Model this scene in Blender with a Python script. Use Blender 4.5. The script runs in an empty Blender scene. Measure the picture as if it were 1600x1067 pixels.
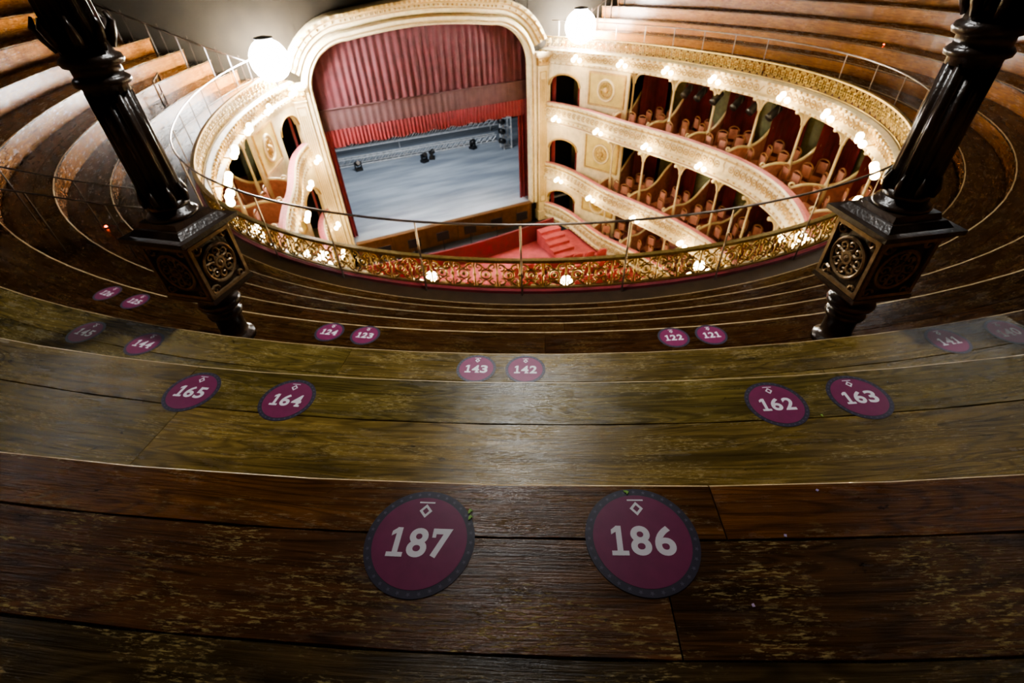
import bpy, math, random
from mathutils import Vector, Matrix
random.seed(7)
pi=math.pi
scene=bpy.context.scene
try: scene.view_settings.look='AgX - Medium High Contrast'
except Exception as e: print(e)

# ------------------------------------------------------------ materials
def newmat(name):
    m=bpy.data.materials.new(name); m.use_nodes=True
    nt=m.node_tree; b=nt.nodes['Principled BSDF']
    return m,nt,b
def simple(name,col,rough=.5,metal=0,var=.25,scale=8,bump=.15,bscale=40,spec=.5,sheen=0):
    m,nt,b=newmat(name)
    tc=nt.nodes.new('ShaderNodeTexCoord')
    n=nt.nodes.new('ShaderNodeTexNoise'); n.inputs['Scale'].default_value=scale; n.inputs['Detail'].default_value=5
    nt.links.new(tc.outputs['Object'],n.inputs['Vector'])
    r=nt.nodes.new('ShaderNodeValToRGB')
    lo=[c*(1-var) for c in col]; hi=[min(1,c*(1+var)) for c in col]
    r.color_ramp.elements[0].color=(*lo,1); r.color_ramp.elements[0].position=.3
    r.color_ramp.elements[1].color=(*hi,1); r.color_ramp.elements[1].position=.7
    nt.links.new(n.outputs['Fac'],r.inputs['Fac']); nt.links.new(r.outputs['Color'],b.inputs['Base Color'])
    b.inputs['Roughness'].default_value=rough; b.inputs['Metallic'].default_value=metal
    b.inputs['Specular IOR Level'].default_value=spec
    if sheen: b.inputs['Sheen Weight'].default_value=sheen
    if bump:
        n2=nt.nodes.new('ShaderNodeTexNoise'); n2.inputs['Scale'].default_value=bscale; n2.inputs['Detail'].default_value=3
        nt.links.new(tc.outputs['Object'],n2.inputs['Vector'])
        bp=nt.nodes.new('ShaderNodeBump'); bp.inputs['Strength'].default_value=bump; bp.inputs['Distance'].default_value=.01
        nt.links.new(n2.outputs['Fac'],bp.inputs['Height']); nt.links.new(bp.outputs['Normal'],b.inputs['Normal'])
    return m
def emis(name,col,strength,sample=True):
    m,nt,b=newmat(name)
    b.inputs['Base Color'].default_value=(*col,1)
    b.inputs['Emission Color'].default_value=(*col,1); b.inputs['Emission Strength'].default_value=strength
    if not sample:
        try: m.cycles.emission_sampling='NONE'
        except Exception: pass
    return m
def woodmat(name='varnished_bench_wood',far=False):
    m,nt,b=newmat(name); L=nt.links
    uv=nt.nodes.new('ShaderNodeUVMap'); uv.uv_map='UVMap'
    at=nt.nodes.new('ShaderNodeAttribute'); at.attribute_name='tint'
    def noise(sx,sy,detail=6,rough=.6,dist=0.0):
        mp=nt.nodes.new('ShaderNodeMapping'); mp.inputs['Scale'].default_value=(sx,sy,1)
        L.new(uv.outputs['UV'],mp.inputs['Vector'])
        n=nt.nodes.new('ShaderNodeTexNoise'); n.inputs['Scale'].default_value=1; n.inputs['Detail'].default_value=detail
        n.inputs['Roughness'].default_value=rough; n.inputs['Distortion'].default_value=dist
        L.new(mp.outputs['Vector'],n.inputs['Vector']); return n
    def ramp(src,p0,c0,p1,c1):
        r=nt.nodes.new('ShaderNodeValToRGB'); e=r.color_ramp.elements
        e[0].position=p0; e[0].color=(c0,c0,c0,1)
        e[1].position=p1; e[1].color=(c1,c1,c1,1)
        L.new(src,r.inputs['Fac']); return r
    def mulc(a,b_):
        mu=nt.nodes.new('ShaderNodeMix'); mu.data_type='RGBA'; mu.blend_type='MULTIPLY'; mu.inputs[0].default_value=1
        L.new(a,mu.inputs[6]); L.new(b_,mu.inputs[7]); return mu.outputs[2]
    def madd(a,k,c):
        n=nt.nodes.new('ShaderNodeMath'); n.operation='MULTIPLY_ADD'; n.inputs[1].default_value=k
        L.new(a,n.inputs[0])
        if isinstance(c,(int,float)): n.inputs[2].default_value=c
        else: L.new(c,n.inputs[2])
        return n.outputs[0]
    g=noise(1.3,55,8,.7,.35); gr=ramp(g.outputs['Fac'],.33,.36,.68,1.0)
    blot=noise(1.6,4.5,6,.65); br=ramp(blot.outputs['Fac'],.35,.5 if not far else .7,.68,1.0)
    col=mulc(mulc(at.outputs['Color'],gr.outputs['Color']),br.outputs['Color'])
    fg=noise(.9,9,2,.4,1.2)
    si=nt.nodes.new('ShaderNodeMath'); si.operation='SINE'; L.new(madd(fg.outputs['Fac'],70,0),si.inputs[0])
    fr=ramp(madd(si.outputs[0],.5,.5),.0,.58,.6,1.0)
    col=mulc(col,fr.outputs['Color'])
    if not far:
        kn=noise(14,26,4,.6,.6); kr=ramp(kn.outputs['Fac'],.27,.3,.33,1.0)
        col=mulc(col,kr.outputs['Color'])
    w=noise(34,210,6,.72,.25); wr=ramp(w.outputs['Fac'],.53,0.0,.565,1.0)
    wl=noise(3.2,9,7,.72); wlr=ramp(wl.outputs['Fac'],.49,0.0,.59,1.0)
    m1=nt.nodes.new('ShaderNodeMath'); m1.operation='MULTIPLY'; L.new(wr.outputs['Color'],m1.inputs[0]); L.new(wlr.outputs['Color'],m1.inputs[1])
    m2=nt.nodes.new('ShaderNodeMath'); m2.operation='MULTIPLY'; L.new(m1.outputs[0],m2.inputs[0]); L.new(at.outputs['Alpha'],m2.inputs[1])
    mx=nt.nodes.new('ShaderNodeMix'); mx.data_type='RGBA'
    L.new(m2.outputs[0],mx.inputs[0]); L.new(col,mx.inputs[6]); mx.inputs[7].default_value=(.50,.39,.14,1)
    L.new(mx.outputs[2],b.inputs['Base Color'])
    rr=noise(5,30,4,.6); rrr=ramp(rr.outputs['Fac'],.3,.15,.75,.27)
    r1=madd(m2.outputs[0],.3,rrr.outputs['Color'])
    pr=noise(3.5,12,6,.7); prr=ramp(pr.outputs['Fac'],.48,0.0,.64,1.0)
    r2=madd(prr.outputs['Color'],.10,r1)
    L.new(r2,b.inputs['Roughness'])
    b.inputs['Specular IOR Level'].default_value=.36 if not far else .16
    bn=noise(9,190,5,.68)
    h=madd(m2.outputs[0],-.5,bn.outputs['Fac'])
    bp=nt.nodes.new('ShaderNodeBump'); bp.inputs['Strength'].default_value=.75 if not far else .15; bp.inputs['Distance'].default_value=.002
    L.new(h,bp.inputs['Height']); L.new(bp.outputs['Normal'],b.inputs['Normal'])
    return m
WOOD=woodmat()
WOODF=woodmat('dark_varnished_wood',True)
EDGE=simple('worn_edge_glint',(.58,.43,.23),.35,scale=14)  # worn lip, with lamp glints off the rounded nosing put into its colour
EDGEF=simple('dull_edge_glint',(.34,.23,.11),.4,scale=14,spec=.3)  # dimmer version of the painted nosing glint, for the far sides
CREAM=simple('cream_painted_plaster',(.68,.57,.34),.5,var=.14,scale=5)
CREAM2=simple('gilded_relief',(.44,.29,.10),.4,var=.25,scale=9)
YELLOW=simple('yellow_painted_panel',(.50,.38,.11),.55,var=.18,scale=3)
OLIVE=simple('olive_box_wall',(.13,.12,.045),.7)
GOLD=simple('aged_gilt_iron',(.46,.32,.10),.35,metal=.65,scale=20)
IRON=simple('dark_cast_iron',(.026,.016,.010),.28,scale=20,bump=.25,bscale=60)
BRONZE=simple('bronze_ornament',(.22,.15,.08),.32,metal=.5,scale=30)
STEEL=simple('handrail_steel',(.26,.22,.19),.3,metal=.9)
VELVET=simple('rose_velvet',(.46,.10,.11),.8,sheen=.3)
RED=simple('red_drape_cloth',(.17,.012,.018),.75,var=.3,scale=3,sheen=.2)
CURT=simple('stage_curtain_cloth',(.070,.010,.016),.8,var=.25,scale=3,sheen=.1)
REDB=simple('red_valance_cloth',(.14,.006,.014),.7,var=.25,scale=3,sheen=.15)
MAUVE=simple('faded_curtain_border',(.075,.034,.037),.8,var=.2,scale=3)
CARPET=simple('rose_carpet',(.36,.06,.07),.9,scale=3)
DARKWALL=simple('dark_olive_wall',(.012,.009,.005),.9,scale=2,spec=.15)
BLACK=simple('black_stage_cloth',(.006,.006,.008),.85)
BLACKM=simple('black_metal',(.012,.012,.014),.4)
CHAIRW=simple('chair_wood',(.24,.11,.05),.4)
PINK=simple('chair_rose_upholstery',(.36,.15,.10),.7)
DECK=simple('dark_deck_wood',(.035,.02,.01),.45)
STWOOD=simple('orange_stage_apron_wood',(.13,.06,.02),.4,scale=4)
ALU=simple('dull_aluminium',(.60,.61,.63),.4,metal=.2)
BULB=emis('warm_bulb_glass',(1,.80,.45),28,False)
FLOOD=emis('flood_lamp_glare_glass',(1,.97,.93),400,False)
COOL=emis('pendant_lamp_glass',(.95,.97,1),40,False)
LED=emis('red_step_led',(1,.07,.01),25,False)
PURP=simple('purple_vinyl',(.20,.024,.090),.42,var=.08,scale=30,bump=.02)
SLATE=simple('slate_vinyl',(.036,.032,.054),.42,var=.08,scale=30,bump=.02)
STAR=simple('grey_star_print',(.10,.10,.14),.45,var=.05,bump=0)
WHITE=simple('white_print',(.80,.78,.82),.45,var=.03,bump=0)
GREEN=simple('green_tape_scrap',(.22,.42,.05),.5)
LILAC=simple('paper_scrap',(.6,.5,.75),.6)
STAGE,nt,b=newmat('blue_grey_stage_floor')
tc=nt.nodes.new('ShaderNodeTexCoord'); mp=nt.nodes.new('ShaderNodeMapping'); mp.inputs['Scale'].default_value=(.25,1.1,1); mp.inputs['Rotation'].default_value=(0,0,-.6)
nn=nt.nodes.new('ShaderNodeTexNoise'); nn.inputs['Scale'].default_value=1.1; nn.inputs['Detail'].default_value=4
rr=nt.nodes.new('ShaderNodeValToRGB'); rr.color_ramp.elements[0].position=.35; rr.color_ramp.elements[0].color=(.23,.26,.31,1); rr.color_ramp.elements[1].position=.65; rr.color_ramp.elements[1].color=(.42,.46,.51,1)  # soft streaks of stage light and shadow mixed into the floor colour
nt.links.new(tc.outputs['Object'],mp.inputs['Vector']); nt.links.new(mp.outputs['Vector'],nn.inputs['Vector']); nt.links.new(nn.outputs['Fac'],rr.inputs['Fac']); nt.links.new(rr.outputs['Color'],b.inputs['Base Color']); b.inputs['Roughness'].default_value=.5

# ------------------------------------------------------------ mesh builder
class MB:
    def __init__(s): s.v=[];s.f=[];s.m=[];s.uv=[];s.col=[];s.sm=[]
    def add(s,vf,mat=0,M=None,smooth=False,uv=None,col=None):
        verts,faces=vf; o=len(s.v)
        if M is not None: verts=[(M@Vector(v))[:] for v in verts]
        s.v.extend([tuple(v) for v in verts])
        for i,f in enumerate(faces):
            s.f.append(tuple(a+o for a in f)); s.m.append(mat if isinstance(mat,int) else mat[i]); s.sm.append(smooth)
            s.uv.append(uv[i] if uv else None); s.col.append(col)
    def build(s,name,mats,parent=None,M=None):
        me=bpy.data.meshes.new(name); me.from_pydata(s.v,[],s.f)
        for m in mats: me.materials.append(m)
        me.polygons.foreach_set('material_index',s.m); me.polygons.foreach_set('use_smooth',s.sm)
        if any(u is not None for u in s.uv):
            ul=me.uv_layers.new(name='UVMap'); flat=[]
            for f,u in zip(s.f,s.uv):
                for k in range(len(f)):
                    flat.extend(u[k] if u else (0,0))
            ul.data.foreach_set('uv',flat)
            ca=me.color_attributes.new('tint','FLOAT_COLOR','CORNER'); fc=[]
            for f,c in zip(s.f,s.col):
                c=c or (.1,.06,.02,0)
                for k in range(len(f)): fc.extend(c)
            ca.data.foreach_set('color',fc)
        me.update()
        ob=bpy.data.objects.new(name,me); scene.collection.objects.link(ob)
        if parent: ob.parent=parent
        if M is not None: ob.matrix_world=M
        return ob
def T(x,y,z): return Matrix.Translation((x,y,z))
def Rz(a): return Matrix.Rotation(a,4,'Z')
def Rx(a): return Matrix.Rotation(a,4,'X')
def Ry(a): return Matrix.Rotation(a,4,'Y')
def box(sx,sy,sz,c=(0,0,0)):
    v=[(c[0]+sx/2*i,c[1]+sy/2*j,c[2]+sz/2*k) for i in(-1,1) for j in(-1,1) for k in(-1,1)]
    return v,[(0,1,3,2),(4,6,7,5),(0,4,5,1),(2,3,7,6),(0,2,6,4),(1,5,7,3)]
def frustum(s0,s1,z0,z1):
    v=[(s/2*i,s/2*j,z) for s,z in((s0,z0),(s1,z1)) for i,j in((-1,-1),(1,-1),(1,1),(-1,1))]
    return v,[(3,2,1,0),(4,5,6,7)]+[(i,(i+1)%4,4+(i+1)%4,4+i) for i in range(4)]
def lathe(prof,n=16,fl=0,amp=0):
    v=[];f=[]
    for r,z in prof:
        for i in range(n):
            a=2*pi*i/n; rr=r*(1-amp*(.5+.5*math.cos(a*fl))) if fl else r
            v.append((rr*math.cos(a),rr*math.sin(a),z))
    for k in range(len(prof)-1):
        for i in range(n):
            j=(i+1)%n; f.append((k*n+i,k*n+j,(k+1)*n+j,(k+1)*n+i))
    f.append(tuple(range(n))[::-1]); f.append(tuple((len(prof)-1)*n+i for i in range(n)))
    return v,f
def tube(path,r,n=6,closed=False):
    P=[Vector(p) for p in path]; N=len(P); v=[];f=[]
    up=Vector((0,0,1)); prev=None
    for i,p in enumerate(P):
        a=P[(i-1)%N] if (closed or i>0) else P[i]; c=P[(i+1)%N] if (closed or i<N-1) else P[i]
        t=(c-a).normalized()
        s=prev if prev is not None else (up if abs(t.z)<.9 else Vector((0,1,0)))
        s=(s-t*s.dot(t))
        if s.length<1e-5: s=Vector((1,0,0))-t*t.x
        s.normalize(); prev=s; w=t.cross(s)
        rr=r[i] if isinstance(r,(list,tuple)) else r
        for k in range(n):
            an=2*pi*k/n; v.append(tuple(p+s*(rr*math.cos(an))+w*(rr*math.sin(an))))
    for i in range(N if closed else N-1):
        j=(i+1)%N
        for k in range(n): l=(k+1)%n; f.append((i*n+k,i*n+l,j*n+l,j*n+k))
    if not closed: f.append(tuple(range(n))[::-1]); f.append(tuple((N-1)*n+k for k in range(n)))
    return v,f
def ring(R,r,n=14,m=4):
    pts=[(R*math.cos(2*pi*i/n),0,R*math.sin(2*pi*i/n)) for i in range(n)]
    return tube(pts,r,m,True)
def sphere(r,n=10,m=7,c=(0,0,0)):
    pr=[(max(1e-4,r*math.sin(pi*k/m)),-r*math.cos(pi*k/m)) for k in range(m+1)]
    v,f=lathe(pr,n); return [(a+c[0],b_+c[1],z+c[2]) for a,b_,z in v],f
def spiral(cx,cz,R,a0,turns,n=12,sgn=1,r=.01,m=4,k=.85):
    pts=[]
    for i in range(n+1):
        t=i/n; a=a0+sgn*turns*2*pi*t; rad=R*(1-k*t); pts.append((cx+rad*math.cos(a),0,cz+rad*math.sin(a)))
    return tube(pts,[r*(1-.3*i/n) for i in range(n+1)],m)

# ------------------------------------------------------------ horseshoe plan
YM=9.4
def hp(q,d):
    if q<=1: y=YM*(1-max(q,0)); R=18+d; x=-10+math.sqrt(R*R-y*y); return x,y
    if q<2: a=-(q-1)*pi; return (8+d)*math.cos(a),(8+d)*math.sin(a)
    y=YM*(min(q,3)-2); R=18+d; x=-10+math.sqrt(R*R-y*y); return -x,y
def nrm(q):
    x,y=hp(q,0)
    if q<=1: n=Vector((x+10,y,0))
    elif q<2: n=Vector((x,y,0))
    else: n=Vector((x-10,y,0))
    return n.normalized()
def qy(y,left=False): return 2+y/YM if left else 1-y/YM
def adv(q,ds,d): return ds/(pi*(8+d)) if 1<=q<2 else ds/9.7
def bl(q):
    if 1<=q<=2: return 1.0
    y=hp(q,0)[1]; t=max(0,min(1,(9.4-y)/5.5)); return .08+.92*t*t*(3-2*t)
def frame(q,d,z):
    n=nrm(q); x,y=hp(q,d); M=Matrix.Identity(4)
    ex=Vector((n.y,-n.x,0))
    for i in range(3): M[i][0]=ex[i]; M[i][1]=n[i]; M[i][2]=(0,0,1)[i]
    M[0][3]=x;M[1][3]=y;M[2][3]=z
    return M
def qlist(q0,q1,ds=.4,d=0):
    out=[q0]; q=q0
    while True:
        q+=adv(q,ds,d)
        if q>=q1-1e-4: break
        out.append(q)
    out.append(q1); return out
def sweep(mb,prof,qs,mat=0,smooth=False,closed=False,dfun=None):
    v=[];f=[];n=len(prof)
    for q in qs:
        o=dfun(q) if dfun else 0
        for d,z in prof:
            x,y=hp(q,d+o); v.append((x,y,z))
    mm=[]
    for i in range(len(qs)-1):
        for k in range(n if closed else n-1):
            l=(k+1)%n; f.append((i*n+k,i*n+l,(i+1)*n+l,(i+1)*n+k)); mm.append(mat if isinstance(mat,int) else mat[k])
    if closed:
        f.append(tuple(range(n))); f.append(tuple((len(qs)-1)*n+k for k in range(n))[::-1]); mm+= [mm[0],mm[0]]
    mb.add((v,f),mm,smooth=smooth)
QF=qlist(0,3,.4)
GZ=-.16

# ------------------------------------------------------------ gallery benches
rows=[(15.6,11.3),(14.88,10.85),(14.15,10.39),(13.42,9.93),(12.68,9.47),(11.9,9.015),(11.2,8.55),(10.5,8.15),(9.9,7.77),(9.3,7.4),(8.78,7.1),(8.33,6.85)]
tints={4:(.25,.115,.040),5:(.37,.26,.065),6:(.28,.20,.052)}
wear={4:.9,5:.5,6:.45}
splits={4:[12.68,12.81,13.02,13.42],5:[11.9,12.13,12.68],6:[11.2,11.44,11.9]}
mb=MB()
TH=.035
for i,(rf,z) in enumerate(rows):
    back=rows[i-1][0]+.03 if i>0 else 16.30
    if i in splits: sp=list(splits[i]); sp[-1]+=.03
    else: sp=[rf,rf+.26,back]
    znext=rows[i+1][1] if i+1<len(rows) else 6.80
    near=i in splits
    for bnum in range(len(sp)-1):
        f0=sp[bnum]-8; b0=sp[bnum+1]-8-.003
        q=0.0
        first=True
        while q<3-1e-3:
            L=random.uniform(2.4,4.0)
            if first: L*=random.uniform(.4,1); first=False
            q2=q; rem=L
            while rem>0 and q2<3: q2+=adv(q2,.1,f0); rem-=.1
            if q2>2.93: q2=3.0
            qs=qlist(q,q2-adv(q,.0025,f0),.45,f0)
            base=tints.get(i,(.085,.037,.011)); k=random.uniform(.8,1.2)  # other treads tinted dark, dim light on the lower rows put into colour
            if i==4 and bnum==0: base=(.34,.135,.034)
            if i==4 and bnum==2: base=(.19,.125,.045)
            wv=wear.get(i,.15)
            if i==4 and bnum==0: wv=.45
            if i==4 and bnum==2: wv=1.0
            # the far sides of the horseshoe get a darker, redder tint
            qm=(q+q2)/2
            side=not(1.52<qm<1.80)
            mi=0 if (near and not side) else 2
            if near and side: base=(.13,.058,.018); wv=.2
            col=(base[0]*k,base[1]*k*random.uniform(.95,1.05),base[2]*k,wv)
            ou=random.uniform(0,50); ov=random.uniform(0,50)
            c=.005 if bnum==0 else .0015
            st_=.0 if bnum else (.001 if i<=4 else .004 if i<=6 else .009)  # width of the flat strip that carries the painted glint
            prof=[(f0,z-TH),(f0,z-c),(f0+c,z),(f0+c+st_,z),(b0-.0015,z),(b0,z-.0015),(b0,z-TH)] if bnum==0 else [(f0,z-TH),(f0,z-c),(f0+c,z),(b0-.0015,z),(b0,z-.0015),(b0,z-TH)]
            n=len(prof); v=[];fa=[];mm=[];uv=[]
            us=[0]
            for a in range(1,len(qs)):
                p0=Vector(hp(qs[a-1],f0)); p1=Vector(hp(qs[a],f0)); us.append(us[-1]+(p1-p0).length)
            for qq in qs:
                for d,zz in prof:
                    x,y=hp(qq,d); v.append((x,y,zz))
            vv=[0]
            for a in range(1,n): vv.append(vv[-1]+math.hypot(prof[a][0]-prof[a-1][0],prof[a][1]-prof[a-1][1]))
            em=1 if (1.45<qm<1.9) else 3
            for a in range(len(qs)-1):
                for kk in range(n-1):
                    fa.append((a*n+kk,a*n+kk+1,(a+1)*n+kk+1,(a+1)*n+kk))
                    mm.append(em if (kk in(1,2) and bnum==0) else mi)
                    uv.append([(ou+us[a],ov+vv[kk]),(ou+us[a],ov+vv[kk+1]),(ou+us[a+1],ov+vv[kk+1]),(ou+us[a+1],ov+vv[kk])])
            for e in (0,len(qs)-1):
                fa.append(tuple(e*n+kk for kk in range(n))); mm.append(mi); uv.append([(ou,ov)]*n)
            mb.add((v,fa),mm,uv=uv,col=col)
            q=q2
    f0=rf-8+.03
    qs=qlist(0,3,.45,f0); v=[];fa=[];uv=[];u=0
    for a,qq in enumerate(qs):
        for d,zz in ((f0,z-TH),(f0,znext-.04)):
            x,y=hp(qq,d); v.append((x,y,zz))
    for a in range(len(qs)-1):
        fa.append((2*a,2*a+1,2*a+3,2*a+2)); uv.append([(u,0),(u,.45),(u+.45,.45),(u+.45,0)]); u+=.45
    mb.add((v,fa),2,uv=uv,col=(.36,.135,.026,.1))  # risers tinted orange, the warm flood light put into their colour
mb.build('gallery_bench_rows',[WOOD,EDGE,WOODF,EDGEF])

# ------------------------------------------------------------ gallery front: cornice + lattice
mb=MB()
g=GZ
sweep(mb,[(.36,6.99+g),(.02,7.03+g),(-.05,7.03+g),(-.14,6.98+g),(-.14,6.90+g),(-.06,6.86+g),(-.06,6.62+g),(-.16,6.56+g),(-.16,6.48+g),(.1,6.46+g),(3.9,6.46+g),(3.9,6.5+g),(.36,6.6+g)],QF,[2,0,0,0,0,0,0,0,0,0,0,0])
sweep(mb,[(.05,7.03+g),(.05,7.06+g),(.11,7.06+g),(.11,7.02+g)],QF,1)
q=0.0
while q<3:
    mb.add(ring(.095,.02,12,4),3,frame(q,-.075,6.74+g),True)
    mb.add(box(.09,.06,.06,(0,-.03,0)),3,frame(q,-.14,6.94+g))
    mb.add(box(.07,.05,.05,(0,-.02,0)),3,frame(q+adv(q,.13,0),-.14,6.52+g))
    mb.add(sphere(.035,6,4),3,frame(q,-.075,6.74+g),True)
    mb.add(tube([(-.09,0,-.09),(0,-.01,0),(.09,0,.09)],.014,4),3,frame(q+adv(q,.13,0),-.075,6.74+g),True)
    q+=adv(q,.26,0)
mb.build('gallery_front_cornice',[CREAM,RED,DECK,CREAM2])
mb=MB()
sweep(mb,[(-.035,7.43+g),(-.035,7.47+g),(.035,7.47+g),(.035,7.43+g)],QF,0,closed=True)
sweep(mb,[(-.02,7.04+g),(-.02,7.065+g),(.02,7.065+g),(.02,7.04+g)],QF,0,closed=True)
mot=MB()
mot.add(ring(.07,.013,12,4),0,T(0,0,.2),True)
mot.add(sphere(.03,6,4,(0,0,.2)),0,None,True)
for sx in(-1,1):
    for sz in(-1,1):
        mot.add(spiral(sx*.095,.2+sz*.115,.062,(pi/2 if sz<0 else -pi/2),.9*1.2,11,-sx*sz,.013),0,None,True)
mot.add(tube([(.15,0,-.0),(.15,0,.4)],.012,4),0)
mot.add(sphere(.026,6,4,(.15,0,.2)),0,None,True)
for sz in(-1,1): mot.add(tube([(-.12,0,.2+sz*.17),(0,0,.2+sz*.08),(.12,0,.2+sz*.17)],.010,4),0)
q=.015
while q<2.985:
    mb.add((mot.v,mot.f),0,frame(q,0,7.04+g),True); q+=adv(q,.30,0)
mb.build('gallery_iron_balustrade',[GOLD])
mb=MB()
qs=qlist(0.02,2.98,.35)
mb.add(tube([(*hp(q,.14),7.86) for q in qs],.016,8),0,None,True)
q=.05
while q<2.97:
    x,y=hp(q,.14); mb.add(tube([(x,y,6.85),(x,y,7.86)],.012,6),0); q+=adv(q,1.28,0)
mb.build('gallery_safety_handrail',[STEEL])
for left in(False,True):
    mb=MB(); pts=[]
    for (rf,z) in rows[4:]:
        x,y=hp(qy(8.7,left),rf-8+.3); pts.append((x,y,z+.85)); mb.add(tube([(x,y,z),(x,y,z+.85)],.025,6),0)
        x2,y2=hp(qy(8.7,left),rf-8+.02); mb.add(tube([(x2,y2,z),(x2,y2,z+.8)],.012,5),0)
    mb.add(tube(pts,.025,6),0,None,True); mb.build('gallery_end_railing',[IRON])

# ------------------------------------------------------------ tiers
def parapet(mb,d0,zt):
    df=lambda q:d0*bl(q)
    sweep(mb,[(.16,zt-.86),(.16,zt-.04),(.14,zt),(.02,zt+.02),(-.05,zt),(-.09,zt-.05),(-.04,zt-.10),(-.04,zt-.14),(-.07,zt-.2),(-.10,zt-.42),(-.06,zt-.60),(-.12,zt-.66),(-.12,zt-.76),(-.02,zt-.86)],QF,[0,1,1,1,0,0,0,3,0,0,0,0,0],dfun=df)
    q=0.01
    while q<2.99:
        o=df(q)
        mb.add(ring(.1,.02,10,4),2,frame(q,o-.10,zt-.38),True)
        mb.add(sphere(.04,6,4),2,frame(q,o-.10,zt-.38),True)
        q2=q+adv(q,.15,d0)
        mb.add(tube([(0,0,-.17),(.03,-.01,-.05),(-.03,-.01,.05),(0,0,.17)],.016,4),2,frame(q2,o-.095,zt-.38),True)
        mb.add(box(.08,.05,.06),2,frame(q,o-.12,zt-.71))
        mb.add(box(.05,.04,.04),2,frame(q2,o-.08,zt-.12))
        q+=adv(q,.30,d0)
def slab(mb,d0,z0,z1):
    v=[];f=[]
    for q in QF:
        o=d0*bl(q)
        for d,z in((o,z1),(2.35,z1),(2.35,z0),(o,z0)):
            x,y=hp(q,d); v.append((x,y,z))
    m=[]
    for i in range(len(QF)-1):
        for k in range(4):
            l=(k+1)%4; f.append((i*4+k,i*4+l,i*4+4+l,i*4+4+k)); m.append([1,0,0,0][k])
    mb.add((v,f),m)
tiers=[('upper_box_tier',-1.0,4.75,3.86,6.29),('lower_box_tier',-1.5,2.0,1.12,3.78),('stalls_box_tier',-1.65,-.1,-1.0,1.04)]
part=[qy(5.55),qy(3.7),qy(1.85)]+[1+k/14 for k in range(15)]+[qy(1.85,True),qy(3.7,True),qy(5.55,True)]
def part_panel(dlen):
    pts=[]; n=18
    for i in range(n+1):
        t=i/n; y=dlen*t
        h=.80+.10*math.sin(pi*min(1,t*3))+.85*(1/(1+math.exp(-(t-.62)*14)))
        pts.append((y,h))
    v=[];f=[]
    for y,h in pts:
        v+=[(-.035,y,0),(-.035,y,h),(.035,y,h),(.035,y,0)]
    for i in range(n):
        for k in range(3): f.append((i*4+k,i*4+k+1,i*4+k+5,i*4+k+4))
    f.append((0,1,2,3)); f.append((n*4,n*4+1,n*4+2,n*4+3))
    return (v,f),pts
def chair():
    c=MB()
    c.add(box(.42,.40,.06,(0,0,.45)),1)
    for sx in(-1,1):
        for sy in(-1,1): c.add(tube([(sx*.18,sy*.17,0),(sx*.18,sy*.17,.43)],.018,4),0)
        c.add(tube([(sx*.19,.18,.42),(sx*.2,.22,.7),(sx*.17,.26,.95)],.02,4),0)
    arc=[(.19*math.cos(a),.25,.88+.14*math.sin(a)) for a in [pi*k/8 for k in range(9)]]
    c.add(tube(arc,.025,5),0)
    c.add(box(.3,.03,.34,(0,.235,.76)),1)
    return c
CH=chair()
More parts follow.
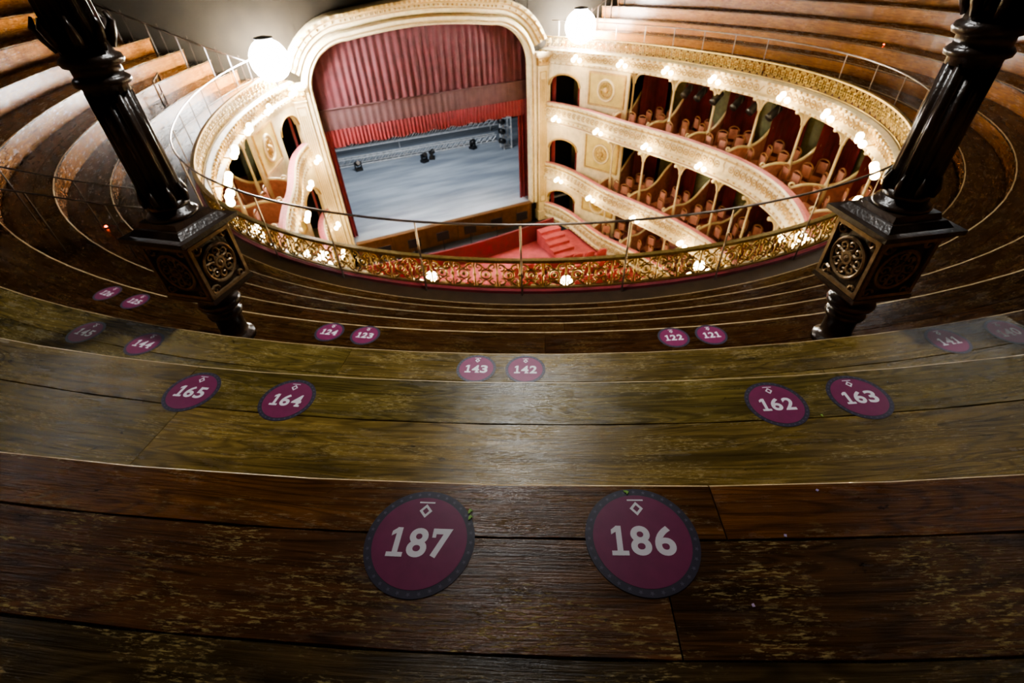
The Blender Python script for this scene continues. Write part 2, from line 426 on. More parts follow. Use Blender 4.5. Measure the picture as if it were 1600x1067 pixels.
for ti,(nm,d0,zt,zf,zc) in enumerate(tiers):
    root=bpy.data.objects.new(nm,None); scene.collection.objects.link(root)
    mb=MB(); parapet(mb,d0,zt); slab(mb,d0,zf-.06,zf); mb.build('parapet',[CREAM,VELVET,CREAM2,CREAM2],root)
    mb=MB(); qs=qlist(qy(5.6),qy(5.6,True),.5)
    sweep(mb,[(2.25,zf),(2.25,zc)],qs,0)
    for q in part:
        for side in(-1,1):
            n=14; v=[];f=[]
            for i in range(n+1):
                x=side*(.05+.55*i/n); yy=2.1+.04*math.sin(i*2.4)
                v+=[(x,yy,.02),(x*.9,yy,zc-zf-.01)]
            for i in range(n): f.append((2*i,2*i+1,2*i+3,2*i+2))
            mb.add((v,f),1,frame(q,0,zf),True)
        v=[];f=[]
        for i in range(13):
            y=.95+i*.09; x=.07+.03*math.sin(i*2.3)
            v+=[(x,y,.5),(x,y,zc-zf-.02)]
        for i in range(12): f.append((2*i,2*i+1,2*i+3,2*i+2))
        mb.add((v,f),1,frame(q,0,zf),True)
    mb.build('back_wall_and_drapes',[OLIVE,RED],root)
    mb=MB()
    for q in part:
        o=d0*bl(q); dl=2.2-o-.17
        vf,pts=part_panel(dl); M=frame(q,o+.17,zf)
        mb.add(vf,1,M)
        mb.add(tube([(0,y,h+.02) for y,h in pts],.05,6),0,M,True)
        sp=[(0,.06+.11*(1-.8*t)*math.cos(-pi/2+2.2*pi*t),.92+.11*(1-.8*t)*math.sin(-pi/2+2.2*pi*t)) for t in [k/12 for k in range(13)]]
        mb.add(tube(sp,.028,5),0,M,True)
        cd=(.25 if ti==0 else o+.75)
        H=zc-zf
        prof=[(.07,0),(.07,.9),(.05,.95),(.04,1.0),(.04,H-.45),(.06,H-.42),(.045,H-.38),(.09,H-.05),(.1,H)]
        mb.add(lathe(prof,8),0,frame(q,cd,zf),True)
        for s in(-1,1):
            br=[(s*(.05+.32*(1-math.cos(a))),0,H-.42+.40*math.sin(a)) for a in [pi/2*k/7 for k in range(8)]]
            mb.add(tube(br,[.03+.006*k for k in range(8)],5),0,frame(q,cd,zf),True)
        br=[(0,-(.05+.3*(1-math.cos(a))),H-.42+.40*math.sin(a)) for a in [pi/2*k/7 for k in range(8)]]
        mb.add(tube(br,[.03+.006*k for k in range(8)],5),0,frame(q,cd,zf),True)
    mb.build('partitions_and_columns',[CREAM,PINK],root)
    mb=MB()
    for a,b_ in zip(part[:-1],part[1:]):
        for k,dd in enumerate((.55,1.25,1.9)):
            for t in (.25,.6) if k!=1 else (.3,.7):
                q=a+(b_-a)*t; o=d0*bl(q)
                if o+dd>1.9: continue
                M=frame(q,o+dd,zf)@Rz(random.uniform(-.5,.5))
                mb.add((CH.v,CH.f),CH.m,M)
    mb.build('box_chairs',[CHAIRW,PINK],root)

for left in(False,True):
    mb=MB()
    def bayM(ya,yb):
        A=Vector((*hp(qy(ya,left),0),0)); B=Vector((*hp(qy(yb,left),0),0))
        ex=(B-A); L=ex.length; ex.normalize(); ez=Vector((0,0,1)); ey=ez.cross(ex)
        M=Matrix.Identity(4)
        for i in range(3): M[i][0]=ex[i];M[i][1]=ey[i];M[i][2]=ez[i];M[i][3]=A[i]
        out=nrm(qy(ya,left)); sg=1 if ey.dot(out)>0 else -1
        return M,L,sg
    M,L,sg=bayM(9.4,7.45)
    for (nm,d0,zt,zf,zc) in tiers:
        w0,w1=.3,L-.3
        mb.add(box(.3,.12,zc-zf,(.15,0,(zc+zf)/2)),0,M); mb.add(box(.3,.12,zc-zf,(L-.15,0,(zc+zf)/2)),0,M)
        n=16;v=[];f=[]; R=(w1-w0)/2; za=min(zc-.35-R*.6,zf+1.6)
        for i in range(n+1):
            x=w0+(w1-w0)*i/n; z=za+.6*math.sqrt(max(0,R*R-(x-(w0+w1)/2)**2))
            v+=[(x,-sg*.06,z),(x,-sg*.06,zc),(x,sg*.1,z)]
        for i in range(n): f+=[(3*i,3*i+1,3*i+4,3*i+3),(3*i,3*i+3,3*i+5,3*i+2)]
        mb.add((v,f),0,M)
        mb.add(tube([(v[3*i][0],-sg*.08,v[3*i][2]) for i in range(n+1)],.04,5),2,M,True)
        mb.add(box(L,1.5,.02,(L/2,sg*.8,zf+.01)),4,M)
        mb.add(box(L,.03,zc-zf,(L/2,sg*1.55,(zc+zf)/2)),4,M)
        for sx in (w0+.12,w1-.12):
            vv=[];ff=[]
            for i in range(9):
                x=sx+(-.12+.03*i); vv+=[(x,sg*(.2+.03*math.sin(i*2.2)),zf),(x,sg*(.2+.03*math.sin(i*2.2)),zc-.3)]
            for i in range(8): ff.append((2*i,2*i+1,2*i+3,2*i+2))
            mb.add((vv,ff),3,M,True)
    M,L,sg=bayM(7.45,5.5)
    mb.add(box(L,.1,7.25,(L/2,0,2.66)),0,M)
    for (nm,d0,zt,zf,zc) in tiers:
        z0=zf+1.05;z1=zc-.15
        mb.add(box(L-.4,.04,z1-z0,(L/2,-sg*.06,(z0+z1)/2)),1,M)
        for zz in(z0,z1): mb.add(box(L-.3,.07,.07,(L/2,-sg*.08,zz)),2,M)
        for xx in(.17,L-.17): mb.add(box(.07,.07,z1-z0,(xx,-sg*.08,(z0+z1)/2)),2,M)
        Mc=M@T(L/2,-sg*.10,(z0+z1)/2)
        mb.add(ring(.40,.05,22,5),0,Mc,True); mb.add(ring(.27,.03,20,4),2,Mc,True)
        mb.add(sphere(.12,8,6),2,Mc,True)
        for k in range(8): mb.add(tube([(.12*math.cos(k*pi/4),0,.12*math.sin(k*pi/4)),(.26*math.cos(k*pi/4),0,.26*math.sin(k*pi/4))],.03,4),2,Mc)
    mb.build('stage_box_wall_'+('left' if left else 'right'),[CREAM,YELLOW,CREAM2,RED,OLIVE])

# ------------------------------------------------------------ bulb clusters
mb=MB(); lights=[]
def cluster(q,d,z,e):
    M=frame(q,d,z)
    mb.add(tube([(0,.3,-.05),(0,.1,-.1),(0,0,0)],.018,5),1,M,True)
    for p in((-.16,0,.0),(.16,0,.0),(0,-.06,.13)):
        mb.add(tube([(0,0,-.04),(p[0]*.6,p[1],-.03),(p[0],p[1],p[2]-.06)],.012,4),1,M,True)
        mb.add(sphere(.085,10,7,p),0,M,True)
    lights.append(((M@Vector((0,-.12,-.12)))[:],e))
def clusters(d0,z,ds,start,e):
    q=start
    while q<2.97:
        cluster(q,d0*bl(q)-.38,z,e); q+=adv(q,ds,d0)
clusters(0,6.56,2.1,.19,36); clusters(-1,4.15,2.7,.12,42); clusters(-1.5,1.45,2.7,.16,42)
mb.build('globe_bulb_brackets',[BULB,GOLD])
for p,e in lights:
    l=bpy.data.lights.new('bulb_light','POINT'); l.energy=e; l.color=(1,.77,.43); l.shadow_soft_size=.12
    o=bpy.data.objects.new('bulb_light',l); o.location=p; scene.collection.objects.link(o)
    o.parent=bpy.data.objects['globe_bulb_brackets']

# ------------------------------------------------------------ proscenium
def outline():
    P=[(-4.6,-.0),(-4.6,3.2),(-4.6,6.3)]
    for k in range(1,13):
        a=pi/2*k/12; P.append((-4.6+1.7*(1-math.cos(a)),6.3+1.6*math.sin(a)))
    for k in range(1,9):
        t=k/8; P.append((-2.9+2.9*t,7.9+.22*math.sin(t*pi/2)))
    return P+[(-x,z) for x,z in P[-2::-1]]
OL=outline()
def osweep(mb,prof,pts,mat=0):
    N=len(pts);v=[];f=[];n=len(prof)
    for i in range(N):
        a=Vector(pts[max(i-1,0)]);c=Vector(pts[min(i+1,N-1)]);t=(c-a).normalized(); nn=Vector((-t.y,t.x))
        for o,y in prof: v.append((pts[i][0]+nn.x*o,y,pts[i][1]+nn.y*o))
    for i in range(N-1):
        for k in range(n-1): f.append((i*n+k,i*n+k+1,(i+1)*n+k+1,(i+1)*n+k))
    mb.add((v,f),mat)
mb=MB()
osweep(mb,[(0,9.7),(0,9.38),(.05,9.30),(.11,9.34),(.17,9.24),(.27,9.24),(.33,9.36),(.36,9.5)],OL,0)
osweep(mb,[(.10,9.335),(.14,9.28)],OL,1)
arch=[p for p in OL if p[1]>=6.29]
arch=[(-4.6,6.75)]+[p for p in arch if p[1]>6.8]+[(4.6,6.75)]
osweep(mb,[(.36,9.45),(.42,9.30),(.52,9.30),(.58,9.18),(.70,9.16),(.76,9.05),(.86,9.03),(.90,9.12),(.94,9.5)],arch,0)
osweep(mb,[(.52,9.295),(.58,9.175)],arch,1); osweep(mb,[(.70,9.155),(.76,9.045)],arch,1)
for i in range(len(arch)-1):
    a=Vector(arch[i]);c=Vector(arch[i+1]);t=(c-a);L=t.length;t.normalize();nn=Vector((-t.y,t.x))
    m=max(1,int(L/.16))
    for k in range(m):
        p=a+t*(L*(k+.5)/m)
        mb.add(sphere(.045,6,4),1,T(p.x+nn.x*.64,9.16,p.y+nn.y*.64),True)
        mb.add(box(.09,.06,.09),1,T(p.x+nn.x*.81,9.02,p.y+nn.y*.81))
for s in(-1,1):
    x=s*5.17
    mb.add(box(.46,.34,7.2,(x,9.33,2.6)),0)
    mb.add(box(.56,.44,.5,(x,9.30,-.75)),0)
    for xx in(-.15,.15): mb.add(box(.03,.03,6.0,(x+xx,9.15,3.0)),1)
    for zz in(0,6.0): mb.add(box(.33,.03,.03,(x,9.15,zz)),1)
    for xx in(-.07,0,.07): mb.add(box(.03,.02,5.4,(x+xx,9.15,3.0)),1)
    for k,(w,h,zz) in enumerate(((.52,.06,6.2),(.5,.3,6.4),(.6,.08,6.6),(.72,.12,6.7))): mb.add(box(w,w*.75,h,(x,9.30,zz)),0 if k!=1 else 1)
    for k in range(3): mb.add(sphere(.07,7,5,(x-.16+.16*k,9.1,6.42)),1,None,True)
mb.build('proscenium_arch',[CREAM,CREAM2])
mb=MB()
top=14.0
for s in(-1,1):
    mb.add(box(16,.2,15.5,(s*(4.62+8),9.62,6.5)),0)
v=[];f=[]
ap=[p for p in OL if p[1]>=6.29]
for x,z in ap: v+=[(x,9.52,z),(x,9.52,top),(x,9.72,z),(x,9.72,top)]
for i in range(len(ap)-1): f+=[(4*i,4*i+1,4*i+5,4*i+4),(4*i+2,4*i+6,4*i+7,4*i+3)]
mb.add((v,f),0)
mb.build('wall_proscenium',[DARKWALL])
mb=MB(); sweep(mb,[(8.35,6.0),(8.35,14.0)],qlist(0,3,.6,8),0); mb.build('wall_gallery_back',[DARKWALL])
mb=MB(); mb.add(box(42,32,.2,(0,-5.5,14.1)),0); mb.build('ceiling',[DARKWALL])

def pleat(mb,x0,x1,y,z0,z1,amp,wl,mat,scal=0,n=None):
    n=n or int((x1-x0)/wl*8); v=[];f=[]
    for i in range(n+1):
        x=x0+(x1-x0)*i/n; yy=y+amp*math.sin(2*pi*(x/wl)+.8*math.sin(x*2.3)); zb=z0-scal*abs(math.sin(pi*x/.9))
        v+=[(x,yy,zb),(x,yy*.3+y*.7,z1)]
    for i in range(n): f.append((2*i,2*i+1,2*i+3,2*i+2))
    mb.add((v,f),mat,None,True)
mb=MB()
pleat(mb,-4.9,4.9,9.95,5.6,8.4,.045,.30,0)
pleat(mb,-4.9,4.9,9.90,4.75,5.62,.02,.30,1)
pleat(mb,-4.9,4.9,9.82,4.25,4.86,.035,.16,2,.08)
for s in(-1,1):
    a,b_=sorted((s*4.3,s*4.9)); pleat(mb,a,b_,10.1,0.02,5.2,.05,.2,2)
mb.add(tube([(-4.9,9.88,5.62),(4.9,9.88,5.62)],.03,6),1)
mb.build('stage_curtain',[CURT,MAUVE,REDB])

mb=MB(); mb.add(box(24,14.6,.1,(0,16.7,-.05)),0); mb.build('stage_floor',[STAGE])
mb=MB()
mb.add(box(24,.1,12,(0,24,6)),0)
for s in(-1,1):
    mb.add(box(.1,14.3,12,(s*11.9,16.8,6)),0)
mb.add(box(24,14.3,.1,(0,16.85,12)),0)
for k,y in enumerate((13,16,19.5)):
    for s in(-1,1): pleat(mb,min(s*9.3,s*11.7),max(s*9.3,s*11.7),y,0.03,11,.08,.4,0)
mb.build('stage_house_black_drapes',[BLACK])
mb=MB()
def truss(mb,A,B,w=.4):
    A=Vector(A);B=Vector(B);t=(B-A);L=t.length;t.normalize();s=t.cross(Vector((0,0,1)))
    c=[s*(w/2),s*(-w/2),s*(w/2)+Vector((0,0,w)),s*(-w/2)+Vector((0,0,w))]
    for k in c: mb.add(tube([A+k,B+k],.045,5),0)
    n=int(L/.4)
    for i in range(n):
        p=A+t*(L*i/n);p2=A+t*(L*(i+1)/n)
        mb.add(tube([p+c[0],p2+c[2]],.022,4),0);mb.add(tube([p+c[1],p2+c[3]],.022,4),0);mb.add(tube([p+c[2],p2+c[3]],.022,4),0)
truss(mb,(-5,20.2,.05),(7.2,19.6,.05)); truss(mb,(-5.5,22.2,.5),(8.2,21.6,.5))
for s in(-5.2,1,7.8):
    mb.add(tube([(s,21.9,0),(s,21.9,.55)],.04,5),0)
mb.build('stage_lighting_truss',[ALU])
def movinghead(x,y,z,rot=0):
    m=MB()
    m.add(box(.42,.36,.16,(0,0,.08)),0)
    for s in(-1,1): m.add(box(.06,.14,.38,(s*.19,0,.33)),0)
    m.add(lathe([(.09,-.16),(.15,-.1),(.15,.12),(.13,.2)],12),0,T(0,0,.42)@Rx(1.1),True)
    m.add(lathe([(.12,0),(.12,.01)],12),1,T(0,0,.42)@Rx(1.1)@T(0,0,.2))
    return m.build('moving_head_spotlight',[BLACKM,STEEL],None,T(x,y,z)@Rz(rot))
movinghead(1.6,18.2,0,.4); movinghead(2.2,18.5,0,1.2); movinghead(-2.4,19.0,0,.1); movinghead(5.2,18.9,0,2)
mb=MB()
X0,Y0=6.9,17.6
for x in(0,.55):
    for y in(0,.55): mb.add(tube([(X0+x,Y0+y,0),(X0+x,Y0+y,2.2)],.05,5),0)
for z in(.1,.7,1.3,1.9,2.2):
    mb.add(tube([(X0,Y0,z),(X0+.55,Y0,z),(X0+.55,Y0+.55,z),(X0,Y0+.55,z)],.04,4,True),0)
for z in(.6,1.2,1.8): mb.add(lathe([(.12,-.22),(.17,-.1),(.17,.2)],10),1,T(X0-.15,Y0-.1,z)@Ry(-1.2),True)
mb.build('side_light_tower',[ALU,BLACKM])
mb=MB(); mb.add(box(8,.25,.2,(0,13.5,9.2)),0)  # unseen batten above the curtain, added to brighten the stage floor
for k in range(9): mb.add(lathe([(.08,.12),(.14,0),(.14,-.15)],10),0,T(-3.6+.9*k,13.5,9.05))
batt=mb.build('added_stage_batten',[BLACKM])
l=bpy.data.lights.new('added_batten_area','AREA'); l.shape='RECTANGLE'; l.size=7.6; l.size_y=1.2; l.energy=1250; l.color=(.84,.92,1)
o=bpy.data.objects.new('added_batten_area',l); o.location=(0,13.5,8.85); o.rotation_euler=(.3,0.15,0); scene.collection.objects.link(o); o.parent=batt

# orchestra pit + stalls
mb=MB(); mb.add(box(15,16,.1,(0,-.55,-1.05)),0); mb.build('floor',[CARPET])
mb=MB()
mb.add(box(9.1,.12,2.4,(0,9.38,-1.2)),0)
mb.add(box(9.1,.3,.07,(0,9.32,.02)),0)
for k in range(12): mb.add(box(.05,.05,1.1,(-4.5+.82*k,9.3,-.6)),0)
mb.build('stage_apron_front',[STWOOD])
mb=MB()
mb.add(box(9.6,1.6,.06,(0,8.3,-.98)),0)
for k in range(6):
    mb.add(box(.6,.03,.42,(-3.5+1.4*k,8.3,-.1)),0,None); mb.add(tube([(-3.5+1.4*k,8.32,-.95),(-3.5+1.4*k,8.32,-.1)],.02,5),0)
mb.build('orchestra_pit_music_stands',[BLACKM])
mb=MB()
n=30;v=[];f=[]
for i in range(n+1):
    x=-4.8+9.6*i/n; y=7.45-.5*math.cos(x/4.8*pi/2)
    v+=[(x,y,-1.0),(x,y,-.1),(x,y-.1,-.1),(x,y-.1,-1.0)]
for i in range(n):
    for k in range(4): l_=(k+1)%4; f.append((4*i+k,4*i+l_,4*i+4+l_,4*i+4+k))
mb.add((v,f),0)
mb.build('orchestra_pit_rail',[REDB])
mb=MB()
for k in range(5): mb.add(box(1.1,.42,.14*(k+1),(4.2,5.1+.42*k,-1.0+.07*(k+1))),0)
mb.build('carpeted_steps',[CARPET])
st=MB()
st.add(box(.46,.42,.12,(0,0,.42)),0)
bk=[(-.23,.2,.4),(.23,.2,.4)]+[(.23*math.cos(pi*k/6),.27,.85+.1*math.sin(pi*k/6)) for k in range(7)]
bv=[p for p in bk]+[(x,y+.08,z) for (x,y,z) in bk]
nb=len(bk); st.add((bv,[tuple(range(nb)),tuple(range(nb,2*nb))[::-1]]+[(i,(i+1)%nb,nb+(i+1)%nb,nb+i) for i in range(nb)]),0)
for s in(-1,1): st.add(box(.05,.42,.06,(s*.26,0,.62)),1); st.add(box(.05,.36,.6,(s*.26,0,.3)),1)
mb=MB()
for r in range(9):
    y=4.3-.9*r
    for k in range(-9,10):
        if abs(k)<2: continue
        x=k*.56
        if abs(x)>5.1: continue
        mb.add((st.v,st.f),st.m,T(x,y-.02*x*x,-1.0)@Rz(pi))
mb.build('stalls_seats',[CARPET,CHAIRW])

# ------------------------------------------------------------ iron columns
def filigree():
    m=MB()
    m.add(ring(.125,.013,22,6),0,None,True); m.add(ring(.034,.014,10,5),0,None,True); m.add(sphere(.022,8,5),0,None,True)
    for k in range(8):
        a=k*pi/4
        m.add(spiral(.08*math.cos(a),.08*math.sin(a),.036,a+pi,1.1,10,1,.010,5),0,None,True)
        m.add(tube([(.035*math.cos(a+.3),0,.035*math.sin(a+.3)),(.12*math.cos(a+.5),0,.12*math.sin(a+.5))],.008,4),0)
    for sx in(-1,1):
        for sz in(-1,1): m.add(spiral(sx*.125,sz*.15,.038,0,1.1,9,sx*sz,.011,5),0,None,True)
    for z in(-.18,.18): m.add(box(.36,.024,.024,(0,0,z)),0)
    for x in(-.17,.17): m.add(box(.024,.024,.38,(x,0,0)),0)
    return m
FIL=filigree()
def column(phi):
    a=math.radians(phi); r=10.8
    n=Vector((-math.sin(a),-math.cos(a),0)); root=bpy.data.objects.new('cast_iron_column',None); scene.collection.objects.link(root)
    M=Matrix.Identity(4); ex=Vector((n.y,-n.x,0))
    for i in range(3): M[i][0]=ex[i];M[i][1]=n[i]
    M[0][3]=n.x*r;M[1][3]=n.y*r
    root.matrix_world=M
    m=MB()
    m.add(lathe([(.13,8.15),(.13,8.19),(.105,8.2),(.095,8.24),(.092,8.36),(.115,8.375),(.122,8.395),(.115,8.415),(.10,8.425),(.10,8.445),(.135,8.465),(.145,8.49),(.135,8.515),(.11,8.525),(.11,8.545)],24),0,None,True)
    m.add(frustum(.22,.30,8.535,8.58),0); m.add(frustum(.32,.37,8.58,8.61),0); m.add(frustum(.39,.39,8.61,8.64),0)
    m.add(frustum(.34,.34,8.64,9.03),0)
    m.add(frustum(.38,.44,9.03,9.06),0); m.add(frustum(.49,.49,9.06,9.09),0); m.add(frustum(.40,.34,9.09,9.125),0); m.add(frustum(.30,.28,9.125,9.16),0)
    m.add(lathe([(.145,9.16),(.15,9.175),(.14,9.19),(.12,9.195),(.118,9.22)],24),0,None,True)
    m.add(lathe([(.112,9.20),(.110,9.26)],32),0,None,True)
    m.add(lathe([(.118,9.25),(.111,9.88)],80,10,.17),0,None,True)
    m.add(lathe([(.108,9.87),(.110,9.9),(.132,9.91),(.137,9.93),(.125,9.945),(.115,9.95),(.115,9.99),(.14,10.0),(.148,10.02),(.14,10.04),(.12,10.05),(.115,10.1)],24),0,None,True)
    m.add(lathe([(.122,10.09),(.115,11.6)],80,10,.17),0,None,True)
    m.add(lathe([(.12,11.58),(.15,11.62),(.13,11.7),(.15,11.9),(.24,12.15),(.26,12.2),(.2,12.22),(.16,12.3),(.15,14.0)],24),0,None,True)
    for k in range(8):
        an=k*pi/4
        m.add(tube([(.115,0,10.07),(.14,0,10.13),(.165,0,10.18),(.15,0,10.22)],[.02,.026,.018,.006],5),0,Rz(an),True)
        m.add(tube([(.118,0,9.25),(.13,0,9.30),(.118,0,9.36)],[.018,.018,.005],5),0,Rz(an+pi/8),True)
    m.build('shaft',[IRON],root)
    m2=MB()
    for k in range(4): m2.add((FIL.v,FIL.f),0,Rz(k*pi/2)@T(0,-.18,8.835))
    m2.build('filigree_panels',[BRONZE],root)
for phi in(40.75,17.2,-6.3,64.3): column(phi)

# ------------------------------------------------------------ flood lamps at the ends of the gallery
for x,y,z in((-5.75,8.3,7.72),(6.55,8.45,7.62)):
    m=MB(); r=.62  # globe made oversize, the lamp's glare built into its shape
    m.add(sphere(r,32,20),0,None,True)
    m.add(lathe([(.2,.57),(.3,.61),(.3,.66),(.08,.70)],16),1,None,True)
    m.add(tube([(0,0,-.61),(0,0,-.87)],.03,6),1)
    fl=m.build('flood_lamp',[FLOOD,BLACKM],None,T(x,y,z))
    l=bpy.data.lights.new('flood_light','SPOT'); l.energy=1900; l.color=(1,.90,.72); l.shadow_soft_size=.3; l.spot_size=2.6; l.spot_blend=.7
    o=bpy.data.objects.new('flood_light',l); o.parent=fl; scene.collection.objects.link(o)
    dirv=Vector((-.35 if x>0 else .35,-1,-.4)).normalized(); o.location=dirv*(r+.32)
    o.rotation_mode='QUATERNION'; o.rotation_quaternion=dirv.to_track_quat('-Z','Y')

for phi,r,en in((66,11.4,360),(30,9.0,980),(-10,10.3,560),(-48,9.3,300),(-85,9.3,300)):
    a=math.radians(phi)
    x,y=-math.sin(a)*r,-math.cos(a)*r
    m=MB()
    m.add(tube([(0,0,.2),(0,0,.8)],.015,6),1); m.add(lathe([(.05,.26),(.12,.2),(.28,.12),(.3,.1),(.3,.08)],20),1,None,True)
    m.add(lathe([(.27,.08),(.24,0),(.12,-.06),(.01,-.08)],20),0,None,True)
    ob=m.build('pendant_lamp',[COOL,BLACKM],None,T(x,y,13.2))
    l=bpy.data.lights.new('pendant_light','SPOT'); l.energy=en; l.color=(.98,.97,.94); l.shadow_soft_size=.22; l.spot_size=2.2; l.spot_blend=.9
    o=bpy.data.objects.new('pendant_light',l); o.parent=ob; o.location=(0,0,-.12); scene.collection.objects.link(o)

for k,y in enumerate((3.1,2.5,1.8,.9,.2,-.6)):
    q=qy(y) if y>0 else 1+math.asin(min(1,-y/8))/pi
    M=frame(q,.25,5.93)
    m=MB()
    m.add(lathe([(.06,-.25),(.12,-.2),(.13,.2),(.14,.25)],12),0,Rx(2.2),True)
    m.add(tube([(-.15,0,0),(-.15,0,.22),(.15,0,.22),(.15,0,0)],.015,4),0); m.add(tube([(0,0,.22),(0,0,.36)],.02,4),0)
    m.build('par_can_spotlight',[BLACKM],None,M)

m=MB(); m.add(tube([(-8.9,5.6,6.86),(-8.9,5.6,7.9),(-8.9,7.0,7.9),(-8.9,7.0,6.86)],.025,6),0); m.add(tube([(-8.9,5.6,7.5),(-8.9,7.0,7.5)],.02,6),0)
m.add(tube([(-8.9,6.3,6.86),(-8.9,6.3,7.9)],.02,6),0)
m.build('gallery_gate_rail',[STEEL])
def aisle(phi):
    a=math.radians(phi); m=MB(); pts=[]
    for r,z in((11.55,8.55),(10.85,8.15),(10.2,7.77),(9.6,7.4),(9.0,7.1)):
        x,y=-math.sin(a)*r,-math.cos(a)*r; pts.append((x,y,z+.75)); m.add(tube([(x,y,z),(x,y,z+.75)],.009,6),0)
    m.add(tube(pts,.010,6),0,None,True); m.build('aisle_handrail',[IRON])
aisle(62); aisle(70)
def led(x,y,z):
    m=MB(); m.add(lathe([(.03,0),(.03,.012),(.02,.018)],10),1); m.add(sphere(.018,8,5,(0,0,.02)),0,None,True); m.build('step_indicator_led',[LED,BLACKM],None,T(x,y,z+.001))
for phi,r,z in((70.5,9.55,7.4),(-72,11.5,8.55),(-78,10.2,7.77)):
    a=math.radians(phi); led(-math.sin(a)*r,-math.cos(a)*r,z)

# ------------------------------------------------------------ stickers
GL={}
def glyph(ch):
    if ch in GL: return GL[ch]
    cu=bpy.data.curves.new('g','FONT'); cu.body=ch; cu.size=1; cu.align_x='CENTER'; cu.offset=.028; cu.resolution_u=6
    ob=bpy.data.objects.new('g',cu); scene.collection.objects.link(ob)
    bpy.context.view_layer.update(); dg=bpy.context.evaluated_depsgraph_get()
    e=ob.evaluated_get(dg); me=e.to_mesh()
    vs=[tuple(v.co) for v in me.vertices]; fs=[tuple(p.vertices) for p in me.polygons]
    e.to_mesh_clear(); bpy.data.objects.remove(ob); bpy.data.curves.remove(cu)
    xs=[v[0] for v in vs]; cx=(min(xs)+max(xs))/2; ys=[v[1] for v in vs]; y0=min(ys); h=max(ys)-y0; w=max(xs)-min(xs)
    vs=[((v[0]-cx)/w,(v[1]-y0)/h,0) for v in vs]; GL[ch]=(vs,fs,w); return GL[ch]
SH=.03
def sticker(num,phi,r,z,rot=0):
    a=math.radians(phi); n=Vector((-math.sin(a),-math.cos(a),0)); up=-n; rt=Vector((up.y,-up.x,0))
    M=Matrix.Identity(4)
    for i in range(3): M[i][0]=rt[i];M[i][1]=up[i];M[i][3]=(n.x*r,n.y*r,z+.0006)[i]
    M=M@Rz(math.radians(rot))
    R=.1135
    root=MB(); root.add(lathe([(R,0),(R,.0006)],64),0)
    ob=root.build('seat_number_sticker',[SLATE],None,M)
    m=MB(); m.add(lathe([(R*.86,.0004),(R*.86,.0010)],64),0); m.build('purple_face',[PURP],ob)
    m=MB()
    for k in range(32):
        an=2*pi*k/32; s=.0048
        sv=[]
        for j in range(10):
            rr=s if j%2==0 else s*.42; sv.append((rr*math.cos(j*pi/5),rr*math.sin(j*pi/5),0))
        sv.append((0,0,0))
        m.add((sv,[(10,j,(j+1)%10) for j in range(10)]),0,Rz(an)@T(R*.93,0,.0010))
    m.build('border_stars',[STAR],ob)
    m=MB(); H=.062; BASE=-.035
    def quad(x0,y0,x1,y1,z_=.0017,sh=SH,ox=0):
        P=[(x0,y0),(x1,y0),(x1,y1),(x0,y1)]
        m.add(([(ox+px+sh*(py-BASE),py,z_) for px,py in P],[(0,1,2,3)]),0)
    adw={'1':.040}
    tot=sum(adw.get(c,.048) for c in num); x=-tot/2
    for c in num:
        w=adw.get(c,.048); cx=x+w/2; x+=w; sh=SH
        if c=='1':
            quad(-.0045,BASE,.0070,BASE+H,.0014,sh,cx); quad(-.0155,BASE,.018,BASE+.0095,.0017,sh,cx)
            m.add(([(cx-.014+sh*(H-.017),BASE+H-.019,.0017),(cx-.0035+sh*(H-.012),BASE+H-.0125,.0017),(cx+.0+sh*H,BASE+H,.0017),(cx-.0025+sh*H,BASE+H,.0017),(cx-.014+sh*H,BASE+H-.0085,.0017)],[(0,1,2,3,4)]),0)
            continue
        g=glyph(c); gwid=.041
        m.add(([(cx+v[0]*gwid+sh*v[1]*H,v[1]*H+BASE,.0014) for v in g[0]],g[1]),0)
        if c=='4': quad(.0,BASE,.022,BASE+.008,.0017,sh,cx)
        if c=='7': quad(-.0205,BASE+H-.020,-.0125,BASE+H-.004,.0017,sh,cx)
    m.build('number',[WHITE],ob)
    m=MB(); c=.064
    m.add(([(0,c+.018,.0014),(.014,c+.002,.0014),(0,c-.014,.0014),(-.014,c+.002,.0014),(0,c+.010,.0014),(.007,c+.002,.0014),(0,c-.006,.0014),(-.007,c+.002,.0014)],[(0,1,5,4),(1,2,6,5),(2,3,7,6),(3,0,4,7)]),0)
    m.add(([(-.017,c+.020,.0014),(.017,c+.020,.0014),(.017,c+.0235,.0014),(-.017,c+.0235,.0014)],[(0,1,2,3)]),0)
    m.build('plain_mark',[WHITE],ob)
    return ob
for num,phi,r,z,rot in(('187',29.4,12.82,9.47,0),('186',27.38,12.805,9.47,0),
    ('165',35.24,12.05,9.015,0),('164',33.18,12.05,9.015,0),('162',24.0,12.05,9.015,0),('163',22.45,12.04,9.015,0),
    ('143',30.12,11.335,8.55,0),('142',28.7,11.335,8.55,0),('144',41.0,11.38,8.55,0),('145',43.5,11.38,8.55,0),('141',16.33,11.34,8.55,0),('140',14.35,11.35,8.55,0),
    ('124',37.1,10.618,8.15,0),('123',35.5,10.618,8.15,0),('122',23.0,10.618,8.15,0),('121',21.5,10.618,8.15,0),
    ('126',49.5,10.65,8.15,0),('125',47.5,10.65,8.15,0)):
    sticker(num,phi,r,z,rot)
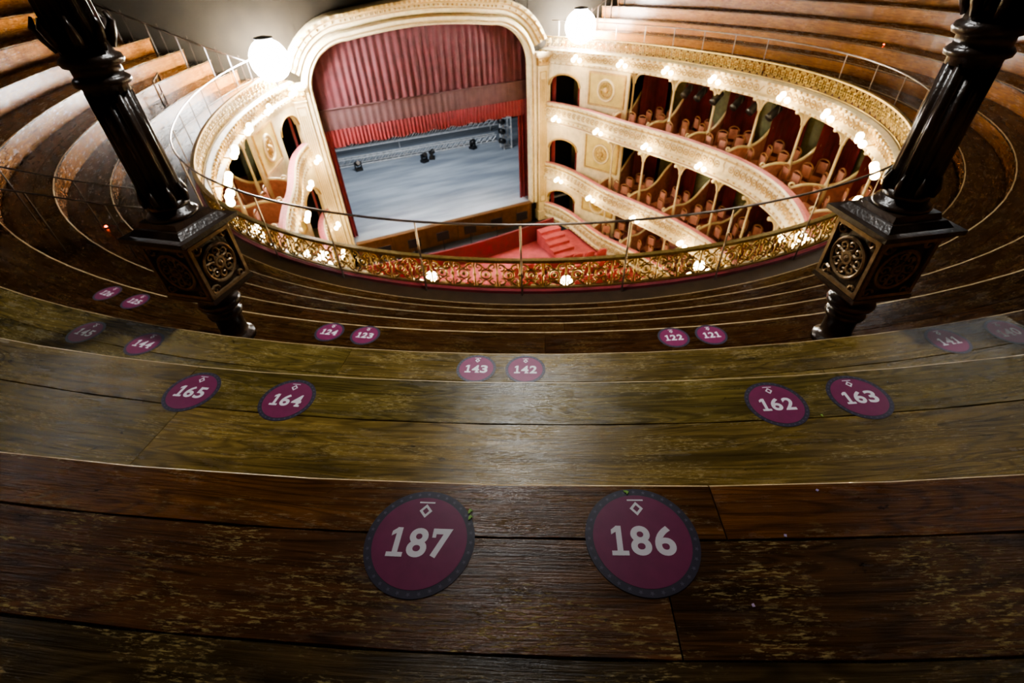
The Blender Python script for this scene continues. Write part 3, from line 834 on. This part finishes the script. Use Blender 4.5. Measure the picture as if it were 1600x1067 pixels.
def scrap(name,x,y,z,mat,pts,rot):
    m=MB(); n=len(pts); v=[(a,b_,.0) for a,b_ in pts]+[(a,b_,.001) for a,b_ in pts]
    m.add((v,[tuple(range(n))[::-1],tuple(range(n,2*n))]+[(i,(i+1)%n,n+(i+1)%n,n+i) for i in range(n)]),0,None)
    m.build(name,[mat],None,T(x,y,z)@Rz(rot))
def pol(phi,r): a=math.radians(phi); return -math.sin(a)*r,-math.cos(a)*r
leaf=[(-.006,-.003),(0,-.004),(.007,-.0015),(.004,.002),(.0,.0015),(-.003,.006)]
for phi,r,z in((28.97,12.752,9.4722),(28.96,12.766,9.4722),(27.45,12.70,9.4722),(23.35,12.12,9.0172)):
    x,y=pol(phi,r); scrap('green_tape_scrap',x,y,z,GREEN,leaf,phi)
for phi,r,z in((26.1,12.80,9.4705),(25.6,12.70,9.4705),(26.6,12.93,9.4705)):
    x,y=pol(phi,r); scrap('paper_scrap',x,y,z,LILAC,[(-.003,-.002),(.003,-.003),(.003,.002),(-.002,.003)],phi)

# ------------------------------------------------------------ world + camera
w=bpy.data.worlds.new('world'); scene.world=w; w.use_nodes=True
w.node_tree.nodes['Background'].inputs[0].default_value=(.5,.52,.5,1); w.node_tree.nodes['Background'].inputs[1].default_value=.03
psi=math.radians(24); p=math.radians(40); ro=math.radians(2.92)
hf=Vector((math.sin(psi),math.cos(psi),0)); r0=Vector((math.cos(psi),-math.sin(psi),0))
fw=hf*math.cos(p)+Vector((0,0,-math.sin(p))); u0=hf*math.sin(p)+Vector((0,0,math.cos(p)))
rr_=r0*math.cos(ro)-u0*math.sin(ro); uu=r0*math.sin(ro)+u0*math.cos(ro)
cam=bpy.data.cameras.new('camera'); co=bpy.data.objects.new('camera',cam); scene.collection.objects.link(co)
M=Matrix.Identity(4); loc=(-6.3,-11.7,10.4)
for i in range(3): M[i][0]=rr_[i];M[i][1]=uu[i];M[i][2]=-fw[i];M[i][3]=loc[i]
co.matrix_world=M
cam.sensor_width=36; cam.lens=16.65; cam.clip_start=.05; cam.clip_end=200
cam.dof.use_dof=True; cam.dof.focus_distance=1.15; cam.dof.aperture_fstop=4.5
scene.camera=co
print('verts',sum(len(o.data.vertices) for o in scene.objects if o.type=='MESH'))
